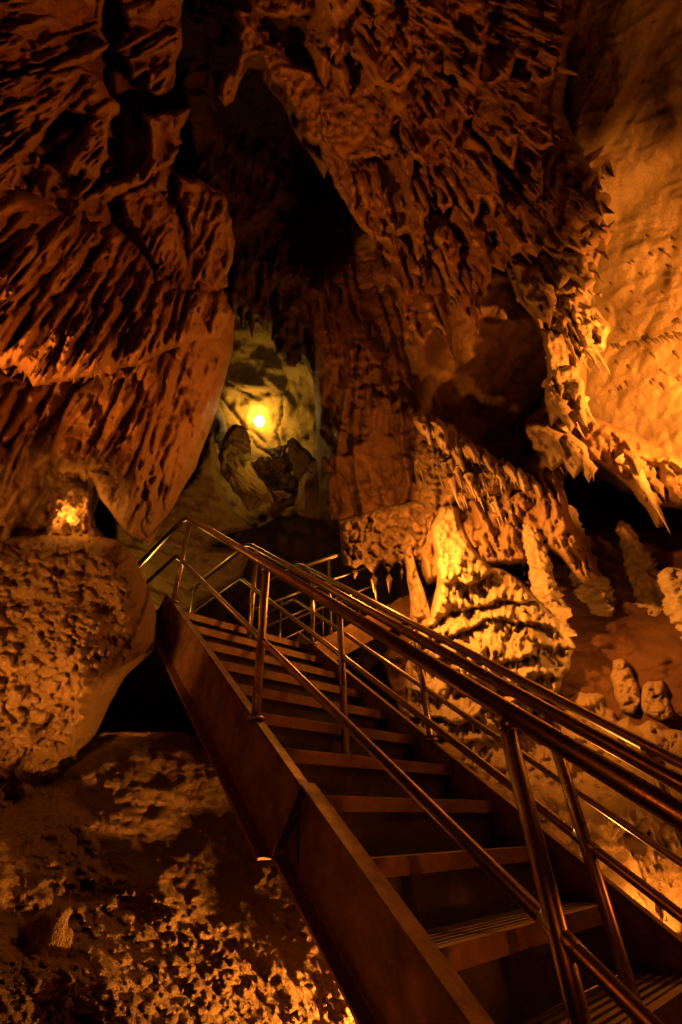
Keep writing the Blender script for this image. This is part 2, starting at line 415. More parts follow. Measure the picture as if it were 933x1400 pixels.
for k in range(-10, 8):
    y = Y0 + k * RUN; z = zn(y); x0, x1 = XL + (.054 if y > 1.55 else .082), XR - .012
    tr = MB(); tr.box((x0, y + .028, z - .03), (x1, y + RUN + .03, z - .006))
    for j in range(6):
        yy = y + .045 + j * .036; tr.box((x0, yy, z - .0055), (x1, yy + .014, z + .001))
    t = tr.build('tread', DECK, stair)
    nb = MB(); nb.prism([(y, z - .052), (y + .006, z - .052), (y + .006, z - .004), (y + .034, z - .004), (y + .034, z + .002), (y, z + .002)], x0, x1)
    nb.build('nosing', NOSE, t, bevel=.0015)
    if k >= -1:
        rb = MB(); rb.box((x0 + .003, y + .030, z - RISE - .004), (x1 - .003, y + .035, z - .031)); rb.build('riser', RISER, stair)
ld = MB(); ld.box((XL + .02, TOPY + .028, TOPZ - .04), (XR, 4.9, TOPZ - .004)); lo = ld.build('landing', DECK, stair)
nb = MB(); nb.prism([(TOPY, TOPZ - .052), (TOPY + .006, TOPZ - .052), (TOPY + .006, TOPZ - .004), (TOPY + .034, TOPZ - .004), (TOPY + .034, TOPZ + .002), (TOPY, TOPZ + .002)], XL + .054, XR - .012); nb.build('nosing', NOSE, lo)
rb = MB(); rb.box((XL + .065, TOPY + .03, TOPZ - RISE - .004), (XR - .015, TOPY + .035, TOPZ - .041)); rb.build('riser', RISER, stair)
fb = MB(); fb.box((XL, 3.34, TOPZ - .25), (XL + .01, 4.9, TOPZ + .06)); fb.build('landing_beam', PAINT, stair)
fb = MB(); fb.box((XR - .01, 4.2, TOPZ - .25), (XR, 4.9, TOPZ + .06)); fb.build('landing_beam', PAINT, stair)

HR, PR, MR = .026, .022, .017
def railing(x, hoff, moff, ps, base, ytop, yend, posts_land, label=None):
    zh = lambda y: EZ + hoff + .832 * y
    zm = lambda y: EZ + moff + .832 * y
    y0 = -1.6
    h = MB().add(tube(round_path([(x, y0, zh(y0)), (x, ytop, zh(ytop)), (x, yend, zh(ytop) + .01)], .13), HR, 16)).build('railing', STEEL, stair, True)
    if label: h['label'] = label
    ym = ytop + .06
    MB().add(tube(round_path([(x, y0, zm(y0)), (x, ym, zm(ym)), (x, yend, zm(ym) + .005)], .05, 4), MR, 12)).build('mid_rail', STEEL, h, True)
    for y in ps:
        zb = base(y)
        pm = MB().add(tube([(x, y, zb), (x, y, zh(y) - .012)], PR, 14)).build('post', STEEL, h, True)
        MB().add(tube([(x, y, zh(y) - HR - .03), (x, y, zh(y) - HR - .016), (x, y, zh(y) - HR + .004)], [PR * 1.03, PR * 1.16, PR * 1.3], 14)).build('weld_collar', STEEL, h, True)
        MB().add(tube([(x, y - .030, zm(y) - .025), (x, y + .030, zm(y) + .025)], MR * 1.12, 12)).build('weld_collar', STEEL, h, True)
        fl = MB().add(tube([(x, y, zb - .002), (x, y, zb + .008)], PR * 1.9, 16)).build('foot_plate', STEEL, h, True)
    for y in posts_land:
        MB().add(tube([(x, y, TOPZ), (x, y, zh(ytop))], PR, 12)).build('post', STEEL, h, True)
railing(XL + .018, -.251, -.691, [3.165, 1.86, .638, -.6], zs, 3.27, 4.85, [4.7])
railing(XM, -.285, -.708, [3.12, 1.99, .825, -.45], lambda y: zn(Y0 + math.floor((y - Y0) / RUN) * RUN), 3.30, 4.55, [4.4], 'middle railing standing on the treads')
railing(XR - .03, -.29, -.741, [3.09, 1.90, .72, -.5], zs, 3.34, 3.9, [])

# second flight, leaving the landing to the right
fl2 = empty('upper_staircase', (3.2, 4.0, 1.8))
tag(fl2, 'short upper flight with thin tube rails rising from the landing behind the main stairs', 'staircase')
S0 = np.array([2.56, 3.34, TOPZ]); HD = nrm([.80, -.12, 0]); UPD = nrm(HD + np.array([0, 0, .62])); ND = np.array([-HD[1], HD[0], 0])
def f2(u, v, w): return tuple(S0 + HD * u + ND * v + np.array([0, 0, w + .62 * u]))
def bar(mb, a, b, w=.03): mb.add(tube([a, b], w, 10)); return mb
def slab(u0, u1, v0, v1, w0, w1):
    vs = [f2(u, v, w) for u in (u0, u1) for v in (v0, v1) for w in (w0, w1)]
    return vs, [(0, 1, 3, 2), (4, 6, 7, 5), (0, 4, 5, 1), (2, 3, 7, 6), (0, 2, 6, 4), (1, 5, 7, 3)]
for v in (0, 1.2):
    MB().add(slab(0, 1.9, v, v + .012, -.30, 0)).build('stringer', PAINT, fl2)
    for hh, r_, nm in ((.92, .022, 'railing'), (.62, .012, 'mid_rail'), (.34, .012, 'mid_rail')):
        bar(MB(), f2(-.05, v, hh), f2(1.9, v, hh), r_).build(nm, STEEL, fl2, True)
    for u in (.35, 1.0, 1.65):
        bar(MB(), f2(u, v, 0), f2(u, v, .92), .018).build('post', STEEL, fl2, True)
for k in range(8):
    u = k * .235; mb = MB()
    a = S0 + HD * u + np.array([0, 0, .62 * u + .02]); vs = []
    for du in (0, .25):
        for v in (.015, 1.185):
            for dz in (-.03, 0): vs.append(tuple(a + HD * du + ND * v + np.array([0, 0, dz])))
    mb.add((vs, [(0, 1, 3, 2), (4, 6, 7, 5), (0, 4, 5, 1), (2, 3, 7, 6), (0, 2, 6, 4), (1, 5, 7, 3)])); mb.build('tread', DECK, fl2)

# ================================================================== the cave
PI = math.pi
def thing(o, label, cat, group=None): return tag(o, label, cat, group)
def structure(o): return tag(o, kind='structure')

def drape(parent, name, poly, r, seed, mat, lumps=False, T=.2, rim=9, amp=1.0, skew=(0, 0), spk=0):
    """one hanging fold of a larger body: own outline, distance, thickness and relief"""
    P = np.array(poly, float); c = P.mean(0); sx = skew[0] / 80; sy = skew[1] / 80
    ctrl = [(c[0] + dx, c[1] + dy, r + dx * sx + dy * sy) for dx, dy in ((0, 0), (80, 0), (-80, 0), (0, 80), (0, -80))]
    b = Relief(jag(poly, 6, seed, 7), ctrl, 1.9, seed, T, rim, T * 1.3); x0, y0 = P.min(0); x1, y1 = P.max(0); n = int((x1 - x0) * (y1 - y0) / 110)
    b.fbm(2.2, .12 * amp, 3); b.drip(4.5, .045 * amp, 3, .3)
    if lumps: b.domes(n * 2, (x0, y0, x1, y1), (3, 9), .07, 1)
    else:
        b.ribs(max(3, n // 7), (x0, y0, x1, y1), plumb, (30, 110), (3.5, 9), .12 * amp, 1, .3)
        b.ribs(max(4, n // 4), (x0, y0, x1, y1), plumb, (14, 44), (1.8, 3.5), .04 * amp, 2, .45)
    b.H += .055 * amp * np.exp(-((b.S - 5) / 2.6) ** 2) * np.clip(.7 + 1.5 * fbm(b.pts0 * 5 + seed, 2), 0, 1.5)
    b.pits(2.5, .05 * amp); b.fbm(9, .02, 4)
    o = b.build(name, mat, parent)
    if spk:
        rr = random.Random(seed); pts = []
        for _ in range(400):
            x, y = rr.uniform(x0, x1), rr.uniform(c[1], y1)
            sdv = b.sd[min(len(b.ys) - 1, int((y - b.ys[0]) / b.step)), min(len(b.xs) - 1, int((x - b.xs[0]) / b.step))]
            if 1 < sdv < 7 and len(pts) < spk: pts.append((x, y))
        b.spikes(o, pts, (.10, .42), (.011, .030), mat, seed)
    return o

# --- far shell, so that the cave closes behind everything
def shell():
    nu, nv = 90, 60; V = []; 
    u = np.linspace(0, 2 * PI, nu, endpoint=False); v = np.linspace(0, PI, nv)
    U, Vv = np.meshgrid(u, v); D = np.stack([np.cos(U) * np.sin(Vv), np.sin(U) * np.sin(Vv), np.cos(Vv)], -1)
    R = np.array([13, 15, 11.]); C = np.array([1.5, 3.5, 2.2]); P = C + D * R
    P = P + D * (fbm(P * .35, 4) * .8)[..., None]; P[..., 2] = np.maximum(P[..., 2], -4.5)
    idx = np.arange(nu * nv).reshape(nv, nu); n = np.roll(idx, -1, 1)
    q = np.stack([idx[:-1], idx[1:], n[1:], n[:-1]], -1).reshape(-1, 4)
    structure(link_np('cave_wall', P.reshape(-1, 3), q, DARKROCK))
shell()

# --- lit back chamber
b = Relief([(170, 300), (560, 300), (560, 800), (170, 800)], [(200, 350, 9.2), (500, 350, 8.4), (350, 560, 9.4), (200, 780, 9), (520, 780, 9)], 3, 1, rim=30)
b.fbm(.5, .25, 3); b.fbm(2.4, .09, 5); b.ridge(3, .03, 4)
L = b.layer()
for pts in ([(300, 540), (318, 562), (335, 585), (352, 612), (372, 622)], [(388, 545), (386, 570), (378, 590), (388, 620)], [(335, 585), (350, 592), (362, 605)], [(306, 520), (330, 535), (345, 540)]):
    b.rib(L, pts, 1.9, .10, False)
b.H -= L
b.H += .25 * (np.clip((b.Y - 470) / 60, 0, 1) * np.clip((430 - b.X) / 90, 0, 1))
structure(b.build('back_wall', GREY))
# left cliff beside the light
b = Relief(jag([(240, 480), (285, 500), (296, 528), (298, 548), (306, 566), (312, 592), (300, 605), (280, 610), (240, 600)], 3, 2), [(240, 500, 8), (320, 560, 8.3), (280, 610, 7.8)], 2.4, 2, rim=12)
b.ridge(3, .09, 4, (1, 1, .4)); thing(b.build('rock_outcrop', GREY), 'cracked grey outcrop at the left edge of the lit back chamber', 'rock')

def boulder(name, poly, rng, seed, mat, label, tilt=(0, 0), T=.5, rough=.03, cat='boulder', rim=0, ja=0):
    """angular block: a tilted front face, chamfered to its outline and a back, closed as a hull and weathered"""
    import bmesh
    P = np.array(poly, float); c = P.mean(0); rr = random.Random(seed); vs = []
    for x, y in P:
        d = (x - c[0]) / 80 * tilt[0] + (y - c[1]) / 80 * tilt[1]
        k = rr.uniform(.62, .86); vs.append(at(c[0] + (x - c[0]) * k, c[1] + (y - c[1]) * k, rng + d * k + rr.uniform(-.04, .04)))
        vs.append(at(x, y, rng + d + T * rr.uniform(.25, .45))); k = rr.uniform(.6, .9); vs.append(at(c[0] + (x - c[0]) * k, c[1] + (y - c[1]) * k, rng + d + T * 1.4))
    bm = bmesh.new()
    for v in vs: bm.verts.new(v)
    h = bmesh.ops.convex_hull(bm, input=bm.verts[:])
    bmesh.ops.delete(bm, geom=list({g for g in h['geom_interior'] + h['geom_unused'] if isinstance(g, bmesh.types.BMVert)}), context='VERTS')
    bmesh.ops.bevel(bm, geom=bm.edges[:], offset=.025, segments=1, affect='EDGES', clamp_overlap=True)
    bmesh.ops.triangulate(bm, faces=bm.faces[:]); bmesh.ops.subdivide_edges(bm, edges=bm.edges[:], cuts=5, use_grid_fill=True); bm.normal_update()
    co = np.array([v.co for v in bm.verts]); no = np.array([v.normal for v in bm.verts])
    dsp = fbm(co * 3 + seed, 4) * rough * 1.2 - np.clip(1 - np.abs(fbm(co * 2.2 + seed * 2, 3)) * 5, 0, 1) * rough * 1.6
    for v, p in zip(bm.verts, co + no * dsp[:, None]): v.co = p
    me = bpy.data.meshes.new(name); bm.to_mesh(me); bm.free(); return thing(_fin(name, me, mat, None, False), label, cat)
boulder('boulder', [(298, 604), (310, 597), (330, 612), (346, 640), (362, 668), (377, 688), (352, 694), (341, 697), (322, 672), (303, 648), (297, 625)], 7.2, 11, GREY, 'tan flat faced slab leaning below the bright lamp of the back chamber', (-.2, -.25), .4, .06, rim=9)
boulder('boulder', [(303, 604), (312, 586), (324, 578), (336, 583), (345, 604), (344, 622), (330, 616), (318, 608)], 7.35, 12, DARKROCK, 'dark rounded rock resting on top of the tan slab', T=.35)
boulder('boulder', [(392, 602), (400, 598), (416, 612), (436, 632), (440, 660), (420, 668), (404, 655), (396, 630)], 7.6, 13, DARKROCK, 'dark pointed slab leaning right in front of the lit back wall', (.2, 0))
boulder('boulder', [(402, 690), (412, 655), (424, 632), (446, 622), (456, 700), (440, 712), (410, 705)], 7.0, 14, GREY, 'brown upright slab half hidden by the dark column', (.2, -.1))
boulder('boulder', [(372, 672), (386, 668), (400, 676), (398, 684), (380, 683)], 7.3, 15, GREY, 'small pale flat stone between the two slabs of the back chamber', T=.15, rim=6)
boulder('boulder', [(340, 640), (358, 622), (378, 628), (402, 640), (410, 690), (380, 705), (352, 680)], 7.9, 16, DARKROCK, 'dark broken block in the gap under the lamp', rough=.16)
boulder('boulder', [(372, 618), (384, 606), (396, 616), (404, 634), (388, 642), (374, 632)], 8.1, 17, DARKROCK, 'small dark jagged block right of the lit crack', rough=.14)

# --- layered ledge left behind the railing
b = Relief(jag([(150, 900), (150, 700), (215, 690), (262, 650), (282, 596), (292, 590), (296, 640), (312, 690), (345, 722), (300, 735), (285, 748), (345, 752), (330, 790), (270, 830), (240, 870)], 3, 3), [(180, 720, 6.2), (290, 600, 6.9), (330, 730, 6.6), (220, 850, 5.9), (300, 800, 6.2)], 2.4, 3, rim=14)
b.flutes(b.X * .35 - b.Y * .95, b.X * .95 + b.Y * .35, 1 / 16, 1 / 80, .09, 3); b.fbm(2.5, .12, 5)
thing(b.build('rock_ledge', GREY), 'layered yellow lit ledge seen through the top of the railing', 'rock ledge')
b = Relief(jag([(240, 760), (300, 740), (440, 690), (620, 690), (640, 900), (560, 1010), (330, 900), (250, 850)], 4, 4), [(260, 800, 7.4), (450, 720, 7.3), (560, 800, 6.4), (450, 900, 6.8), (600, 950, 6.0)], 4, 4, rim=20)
b.fbm(1.5, .3, 5); structure(b.build('terrain', SHADEROCK))

# --- dark ceiling recess
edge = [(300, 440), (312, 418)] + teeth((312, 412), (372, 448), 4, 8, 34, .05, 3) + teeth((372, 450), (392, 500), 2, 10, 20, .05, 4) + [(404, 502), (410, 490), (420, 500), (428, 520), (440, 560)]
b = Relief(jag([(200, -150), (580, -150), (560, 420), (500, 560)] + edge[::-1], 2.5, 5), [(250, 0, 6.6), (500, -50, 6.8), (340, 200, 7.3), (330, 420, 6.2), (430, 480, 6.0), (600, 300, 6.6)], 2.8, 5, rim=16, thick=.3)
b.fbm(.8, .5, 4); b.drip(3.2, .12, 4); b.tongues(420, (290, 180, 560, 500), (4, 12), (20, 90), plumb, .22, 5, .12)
structure(b.build('cave_ceiling', SHADEROCK))

# --- upper left wall
b = Relief(jag([(-220, -170), (262, -170), (255, -40), (248, 25), (247, 70), (238, 118), (212, 132), (175, 120), (168, 140), (190, 175), (228, 150), (260, 148), (245, 190), (225, 205), (240, 235), (275, 245), (302, 262), (322, 330), (312, 392), (250, 420), (150, 420), (-220, 420)], 6, 6),
    [(-200, -150, 2.9), (-200, 300, 2.7), (0, 0, 3.5), (0, 300, 3.4), (200, -100, 4.3), (240, 60, 4.6), (150, 180, 4.0), (240, 250, 4.5), (310, 380, 4.7), (120, 330, 3.8)], 2.3, 6, thick=.45, rim=34)
b.fbm(.9, .5, 4); b.drip(2.6, .10, 4, .3); b.pits(1.1, .4, 3)
b.tongues(60, (-80, -80, 300, 400), (18, 44), (60, 140), plumb, .36, 1, .35)
b.tongues(240, (-80, -80, 310, 400), (5, 16), (24, 80), plumb, .17, 2, .3, sharp=True)
L = b.layer()
for pts, w, h in ([[(208, 165), (226, 212), (216, 248), (180, 268), (120, 268)], 18, .42], [[(150, 60), (100, 75), (40, 95), (-20, 100)], 16, .34], [[(135, 165), (128, 200), (105, 225), (95, 240)], 20, .4], [[(10, 60), (25, 140), (15, 230)], 24, .3], [[(70, 165), (95, 180), (60, 205), (30, 190)], 14, .3], [[(80, 10), (60, 40), (20, 50)], 16, .3], [[(225, 20), (235, 70), (215, 110)], 16, .35]):
    b.rib(L, pts, w, h, True)
b.H += L
b.ribs(120, (230, 240, 330, 400), plumb, (40, 90), (3, 6), .13, 3)
b.pits(2.6, .12, 3); b.fbm(6, .05, 4); b.ridge(9, .02, 3); b.H -= .22 * np.clip((b.X + 40) / 60, 0, 1) * np.clip((400 - b.Y) / 40, 0, 1)
o = structure(b.build('cave_wall', ROCK))
for i, (pl, rr_, sk) in enumerate([
    ([(-120, -80), (120, -80), (150, -20), (138, 40), (150, 58), (110, 80), (60, 92), (20, 100), (-120, 100)], 3.45, (.35, 0)),
    ([(140, -60), (240, -60), (252, 0), (244, 30), (250, 62), (240, 85), (232, 110), (222, 130), (206, 128), (200, 100), (180, 110), (170, 80), (150, 70), (175, 40), (165, 10)], 4.1, (.2, 0)),
    ([(20, 92), (60, 88), (110, 72), (150, 58), (146, 68), (120, 82), (80, 100), (40, 106)], 3.4, (.2, 0)),
    ([(-120, 110), (20, 105), (110, 90), (140, 110), (165, 150), (150, 175), (120, 160), (90, 150), (70, 170), (50, 200), (30, 215), (20, 260), (-120, 260)], 3.2, (.35, 0)),
    ([(130, 150), (148, 160), (146, 190), (150, 215), (138, 240), (122, 262), (108, 272), (102, 260), (112, 235), (96, 232), (88, 240), (84, 226), (100, 200), (116, 180)], 3.5, (.1, 0)),
    ([(196, 150), (222, 165), (232, 205), (245, 200), (238, 222), (215, 245), (185, 258), (150, 272), (116, 276), (112, 262), (150, 250), (180, 238), (200, 215)], 3.75, (.2, 0)),
    ([(200, 160), (232, 152), (262, 148), (246, 178), (250, 196), (226, 206), (208, 190)], 4.2, (.2, 0)),
    ([(236, 238), (262, 245), (278, 248), (290, 262), (305, 265), (318, 300), (320, 340), (312, 372), (300, 398), (280, 404), (262, 398), (252, 360), (256, 320), (246, 280)], 4.3, (.2, 0)),
    ([(165, 268), (215, 255), (240, 290), (250, 340), (240, 380), (215, 365), (190, 330), (170, 300)], 3.95, (.25, 0))]):
    drape(o, 'rock_fold', pl, rr_, 70 + i, ROCK, i in (6,), .22, 14 if i in (0, 3) else 9, 1.1, sk)

# --- left flowstone
fan = lambda x, y: max(-.1, min(1.15, .15 + (230 - x) / 230.)) * max(.25, 1 - max(0, y - 380) / 260.) + .12
lip = [(318, 425), (300, 462), (262, 470), (225, 482), (196, 500), (160, 505)] + teeth((160, 508), (45, 528), 6, 2, 12, -.1, 8) + [(36, 510), (20, 500)] + teeth((20, 500), (-60, 500), 3, 4, 14, 0, 9) + [(-200, 520)]
b = Relief(jag([(-200, 215), (-20, 245), (40, 262), (95, 292), (150, 300), (190, 330), (215, 372), (262, 392), (305, 396)] + lip, 3, 7),
    [(-180, 300, 2.3), (-180, 520, 2.3), (20, 300, 3.2), (20, 480, 2.85), (150, 330, 3.8), (150, 480, 3.15), (300, 400, 4.35), (300, 460, 4.1)], 2.1, 7, thick=.4, rim=24)
b.fbm(1.2, .22, 4)
b.ribs(46, (-60, 262, 290, 430), plumb, (90, 200), (9, 16), .26, 1, .14)
b.ribs(150, (-60, 270, 310, 480), plumb, (30, 90), (3.5, 8), .12, 2, .25)
b.tongues(190, (90, 320, 310, 480), (4, 10), (12, 36), plumb, .12, 3, .3)
b.fbm(7, .035, 4); b.ridge(14, .012, 3)
o = b.build('flowstone_drapery', FLUTE); b.spikes(o, [(20 + 14 * i, 512 + 6 * math.sin(i * 2.1)) for i in range(14)], (.05, .14), (.015, .035), FLUTE, 3)
thing(o, 'broad ribbed flowstone drapery fanning down the upper left wall', 'flowstone')
# recess below it
b = Relief(jag([(-220, 480), (180, 470), (190, 560), (130, 700), (110, 760), (-220, 790)], 4, 8), [(-200, 500, 2.8), (-200, 760, 2.8), (20, 600, 3.7), (120, 560, 4.2), (100, 740, 4.0)], 2.6, 8, thick=.3)
b.ribs(90, (-80, 480, 170, 700), plumb, (60, 150), (6, 16), .24, 1, .2); b.drip(3, .1); b.fbm(1.6, .22, 5); b.fbm(7, .03, 4)
structure(b.build('cave_wall', FLUTE))
# smooth hanging mass
tip = [(75, 640)] + teeth((75, 642), (125, 655), 3, 3, 12, 0, 11) + [(135, 680), (160, 712), (182, 738), (196, 745)]
b = Relief(jag([(60, 620), (82, 570), (100, 535), (150, 500), (200, 440), (300, 400), (322, 430), (318, 485), (303, 535), (290, 580), (268, 640), (240, 688), (215, 728), (205, 745)] + tip[::-1], 2, 9),
    [(90, 560, 3.5), (90, 640, 3.3), (180, 520, 3.6), (160, 690, 3.2), (230, 560, 3.75), (300, 450, 4.5), (310, 500, 4.6), (260, 650, 4.1), (205, 740, 3.5)], 2.1, 9, thick=.5, rim=46, back=.5)
b.fbm(1.0, .14, 4)
d9 = lambda x, y: .35 + (200 - x) / 420.
b.ribs(40, (90, 470, 300, 640), plumb, (90, 220), (9, 22), .16, 1, .12)
b.ribs(60, (200, 400, 320, 620), plumb, (80, 180), (6, 14), .13, 4, .1)
b.ribs(150, (90, 440, 310, 700), plumb, (30, 80), (4, 9), .06, 2, .2); b.pits(1.6, .12)
b.flutes(b.X * .3 + b.Y * .95 + 16 * np.sin(b.X / 30.) + 10 * np.sin(b.Y / 23.), b.X, 1 / 13, 1 / 70, .012, 2)
b.tongues(110, (80, 610, 215, 725), (4, 11), (10, 34), plumb, .12, 3, .2)
b.drip(4, .03); b.fbm(8, .025, 4)
thing(b.build('hanging_flowstone', FLUTE), 'smooth bulging flowstone tongue hanging over the rough boulder by the stairs', 'flowstone')
b = Relief(jag([(40, 770), (62, 720), (70, 690), (58, 640), (95, 630), (140, 650), (126, 690), (132, 720), (165, 765)], 3, 10), [(80, 660, 3.6), (130, 740, 3.5), (60, 740, 3.4)], 2.0, 10, rim=8)
b.fbm(4, .12, 4); b.drip(6, .05)
b.tongues(60, (65, 650, 140, 740), (3, 9), (8, 30), 0, .08, 1); thing(b.build('rock_pillar', POP), 'short waisted pillar glowing in the niche between flowstone and boulder', 'rock pillar')

# --- lower left boulder
b = Relief(jag([(-220, 735), (0, 738), (60, 726), (110, 728), (160, 738), (184, 760), (200, 795), (214, 840), (217, 880), (203, 896), (172, 925), (150, 962), (128, 1010), (110, 1055), (70, 1085), (40, 1130), (8, 1142), (-220, 1200)], 2.5, 12),
    [(-200, 760, 1.9), (-200, 1150, 1.7), (0, 760, 2.9), (0, 950, 2.35), (60, 1090, 2.45), (110, 900, 2.45), (120, 740, 3.1), (190, 800, 3.0), (212, 870, 3.05)], 1.9, 12, thick=.5, rim=44)
b.fbm(1.3, .17, 4)
fade = np.clip((216 - b.X) / 36, 0, 1)
H0 = b.H.copy(); b.domes(800, (-60, 735, 200, 1140), (4, 14), .085, 1, sq=1.3); b.domes(1100, (-60, 735, 195, 1140), (2.5, 6), .04, 2); b.pits(6, .03); b.ridge(11, .02, 3); b.fbm(4, .06, 4); b.H = H0 + (b.H - H0) * fade
b.fbm(9, .016, 4)
thing(b.build('boulder', NOD), 'huge rough pitted boulder beside the left stringer of the stairs', 'boulder')

# --- bottom left slope
b = Relief([(-260, 1560), (-260, 1120), (-60, 1100), (60, 1060), (140, 1000), (250, 1000), (330, 1030), (420, 1120), (520, 1250), (660, 1430), (760, 1560)],
    [(-200, 1150, 1.9), (-200, 1500, 1.15), (60, 1120, 2.25), (200, 1050, 2.6), (330, 1060, 2.75), (250, 1250, 1.9), (350, 1250, 2.1), (450, 1200, 2.6), (380, 1400, 1.8), (560, 1420, 2.35), (60, 1400, 1.35), (700, 1550, 2.3)], 1.9, 13, thick=.35, rim=40)
b.fbm(1.1, .3, 3); b.fbm(3.5, .07, 4); H0 = b.H.copy(); b.domes(1100, (-20, 1040, 600, 1450), (4, 11), .035, 1); b.domes(1500, (-20, 1040, 600, 1450), (2.2, 5), .022, 2); b.ridge(10, .016, 3); b.vary(H0, 2.5); b.fbm(9, .016, 4)
structure(b.build('ground', NOD))

# --- centre ceiling mass
low = teeth((430, 220), (470, 235), 3, 6, 22, .1, 20) + [(462, 262), (490, 300), (520, 330), (540, 352), (548, 398)] + teeth((552, 405), (612, 432), 4, 6, 26, .1, 21) + [(616, 412), (636, 425), (640, 392), (654, 400), (664, 360), (690, 372), (700, 330), (722, 305), (716, 270), (742, 255), (736, 225), (744, 190), (738, 150), (748, 110), (758, 60), (770, 0), (780, -170)]
b = Relief(jag([(300, -170), (326, 0), (336, 40), (330, 72), (312, 92), (302, 112), (300, 134), (308, 146), (320, 138), (328, 112), (340, 92), (356, 96), (368, 122), (384, 140), (398, 172), (412, 196)] + low, 5, 14),
    [(320, -150, 4.4), (320, 120, 4.7), (420, 100, 4.3), (450, 220, 4.5), (540, -100, 3.9), (560, 120, 4.0), (560, 300, 4.3), (600, 420, 4.5), (680, 320, 4.2), (720, 150, 4.5), (760, -100, 4.9)], 2.1, 14, thick=.4, rim=22)
b.fbm(1.0, .5, 4); b.drip(2.4, .13, 4, .35); b.pits(1.3, .35)
b.tongues(80, (340, -80, 740, 350), (12, 34), (60, 180), plumb, .5, 1, .3)
b.tongues(130, (330, -60, 745, 390), (5, 14), (40, 150), plumb, .24, 2, .2, sharp=True)
b.tongues(170, (310, -60, 745, 420), (3, 7), (20, 70), plumb, .08, 3, .3, sharp=True)
b.domes(500, (300, 20, 540, 230), (4, 11), .09, 4)
L = b.layer()
for pts, w, h in ([[(556, 190), (560, 250), (576, 300)], 12, .4], [[(632, 275), (648, 325), (662, 368)], 16, .45], [[(592, 300), (618, 350), (638, 402)], 17, .4], [[(682, 250), (708, 290), (724, 322)], 14, .4], [[(565, 350), (588, 400), (604, 430)], 16, .3]):
    b.rib(L, pts, w, h, True)
b.H += L; b.pits(3.2, .1); b.ridge(5, .06, 4); b.fbm(11, .03, 4)
b.H -= .25
o = b.build('stalactite_mass', ROCK); r = random.Random(14)
for i, (pl, rr_) in enumerate([
    ([(322, 8), (345, 15), (352, 40), (378, 62), (402, 88), (428, 92), (436, 118), (452, 150), (466, 190), (462, 222), (448, 214), (436, 196), (420, 190), (404, 160), (388, 128), (372, 112), (356, 76), (338, 78), (330, 100), (318, 138), (306, 144), (296, 132), (302, 112), (318, 92), (328, 60)], 4.2),
    ([(420, 95), (470, 88), (520, 100), (560, 118), (576, 128), (560, 150), (540, 180), (552, 196)] + teeth((545, 208), (462, 222), 8, 3, 12, .2, 41) + [(440, 190), (428, 130)], 4.0),
    ([(335, -10), (420, -30), (455, 0), (450, 14), (400, 22), (372, 26), (345, 14)], 4.25),
    ([(470, -60), (560, -60), (575, 20), (560, 70), (530, 100), (500, 95), (478, 60), (455, 90), (462, 40)], 3.9),
    ([(560, -60), (640, -60), (650, 20), (640, 70), (628, 110), (612, 100), (600, 60), (580, 80), (565, 40)], 3.95),
    ([(640, -40), (700, -60), (745, -30), (750, 40), (735, 90), (718, 110), (700, 70), (690, 100), (668, 110), (655, 60)], 4.2),
    ([(560, 110), (600, 110), (625, 120), (640, 150), (622, 165), (610, 190), (590, 180), (575, 210), (555, 200), (548, 170)], 3.95),
    ([(640, 110), (690, 105), (722, 115), (728, 150), (740, 165), (738, 182), (720, 190), (700, 180), (690, 215), (672, 200), (655, 170), (640, 150)], 4.1),
    ([(450, 225), (500, 232), (545, 225), (560, 235), (562, 270), (556, 300), (548, 296), (530, 312), (505, 306), (488, 290), (470, 262)], 4.3),
    ([(556, 185), (580, 190), (590, 230), (580, 262), (572, 305), (560, 330), (555, 290), (548, 240)], 4.1),
    ([(590, 190), (640, 185), (665, 210), (672, 250), (660, 280), (650, 260), (636, 285), (620, 262), (604, 280), (592, 240)], 4.05),
    ([(628, 275), (655, 280), (668, 300), (662, 330), (664, 352), (656, 378), (650, 384), (644, 360), (632, 350), (628, 310)], 4.0),
    ([(578, 290), (604, 292), (622, 320), (634, 356), (640, 400), (640, 424), (628, 410), (618, 395), (606, 376), (592, 345), (580, 320)], 4.1),
    ([(668, 240), (700, 245), (716, 280), (722, 310), (720, 332), (706, 324), (690, 335), (676, 318), (660, 312), (664, 280)], 4.1),
    ([(515, 320), (560, 312), (590, 330), (600, 370), (608, 410), (606, 438), (588, 425), (572, 444), (560, 430), (552, 440), (546, 400), (532, 350)], 4.3),
    ([(690, 180), (728, 195), (738, 230), (728, 262), (742, 255), (738, 270), (716, 268), (700, 240)], 4.3)]):
    if i > 2:
        cc = np.array(pl).mean(0); ax = nrm([cc[0] - 425, cc[1] + 80]); e = np.array(pl) - cc; al = e @ ax; pl = cc + e * 1.12 + np.outer(al, ax) * .32 + ax * 6
    drape(o, 'drapery', pl, rr_ + .10 * math.sin(i * 2.4), 90 + i, ROCK, i in (0, 1, 2), .2, 9, 1.0, (0, 0) if i in (0, 2) else (-.05, -.24), 0 if i in (0, 2) else 6)
pts = [(r.uniform(440, 735), r.uniform(120, 400)) for _ in range(150)]
b.spikes(o, [p for p in pts if b.sd[min(len(b.ys) - 1, max(0, int((p[1] - b.ys[0]) / b.step))), min(len(b.xs) - 1, max(0, int((p[0] - b.xs[0]) / b.step)))] > 6 and p[0] > 540][:44], (.12, .5), (.016, .045), ROCK, 4)
thing(o, 'jagged mass of drooping stalactites filling the top centre of the cave', 'stalactites')

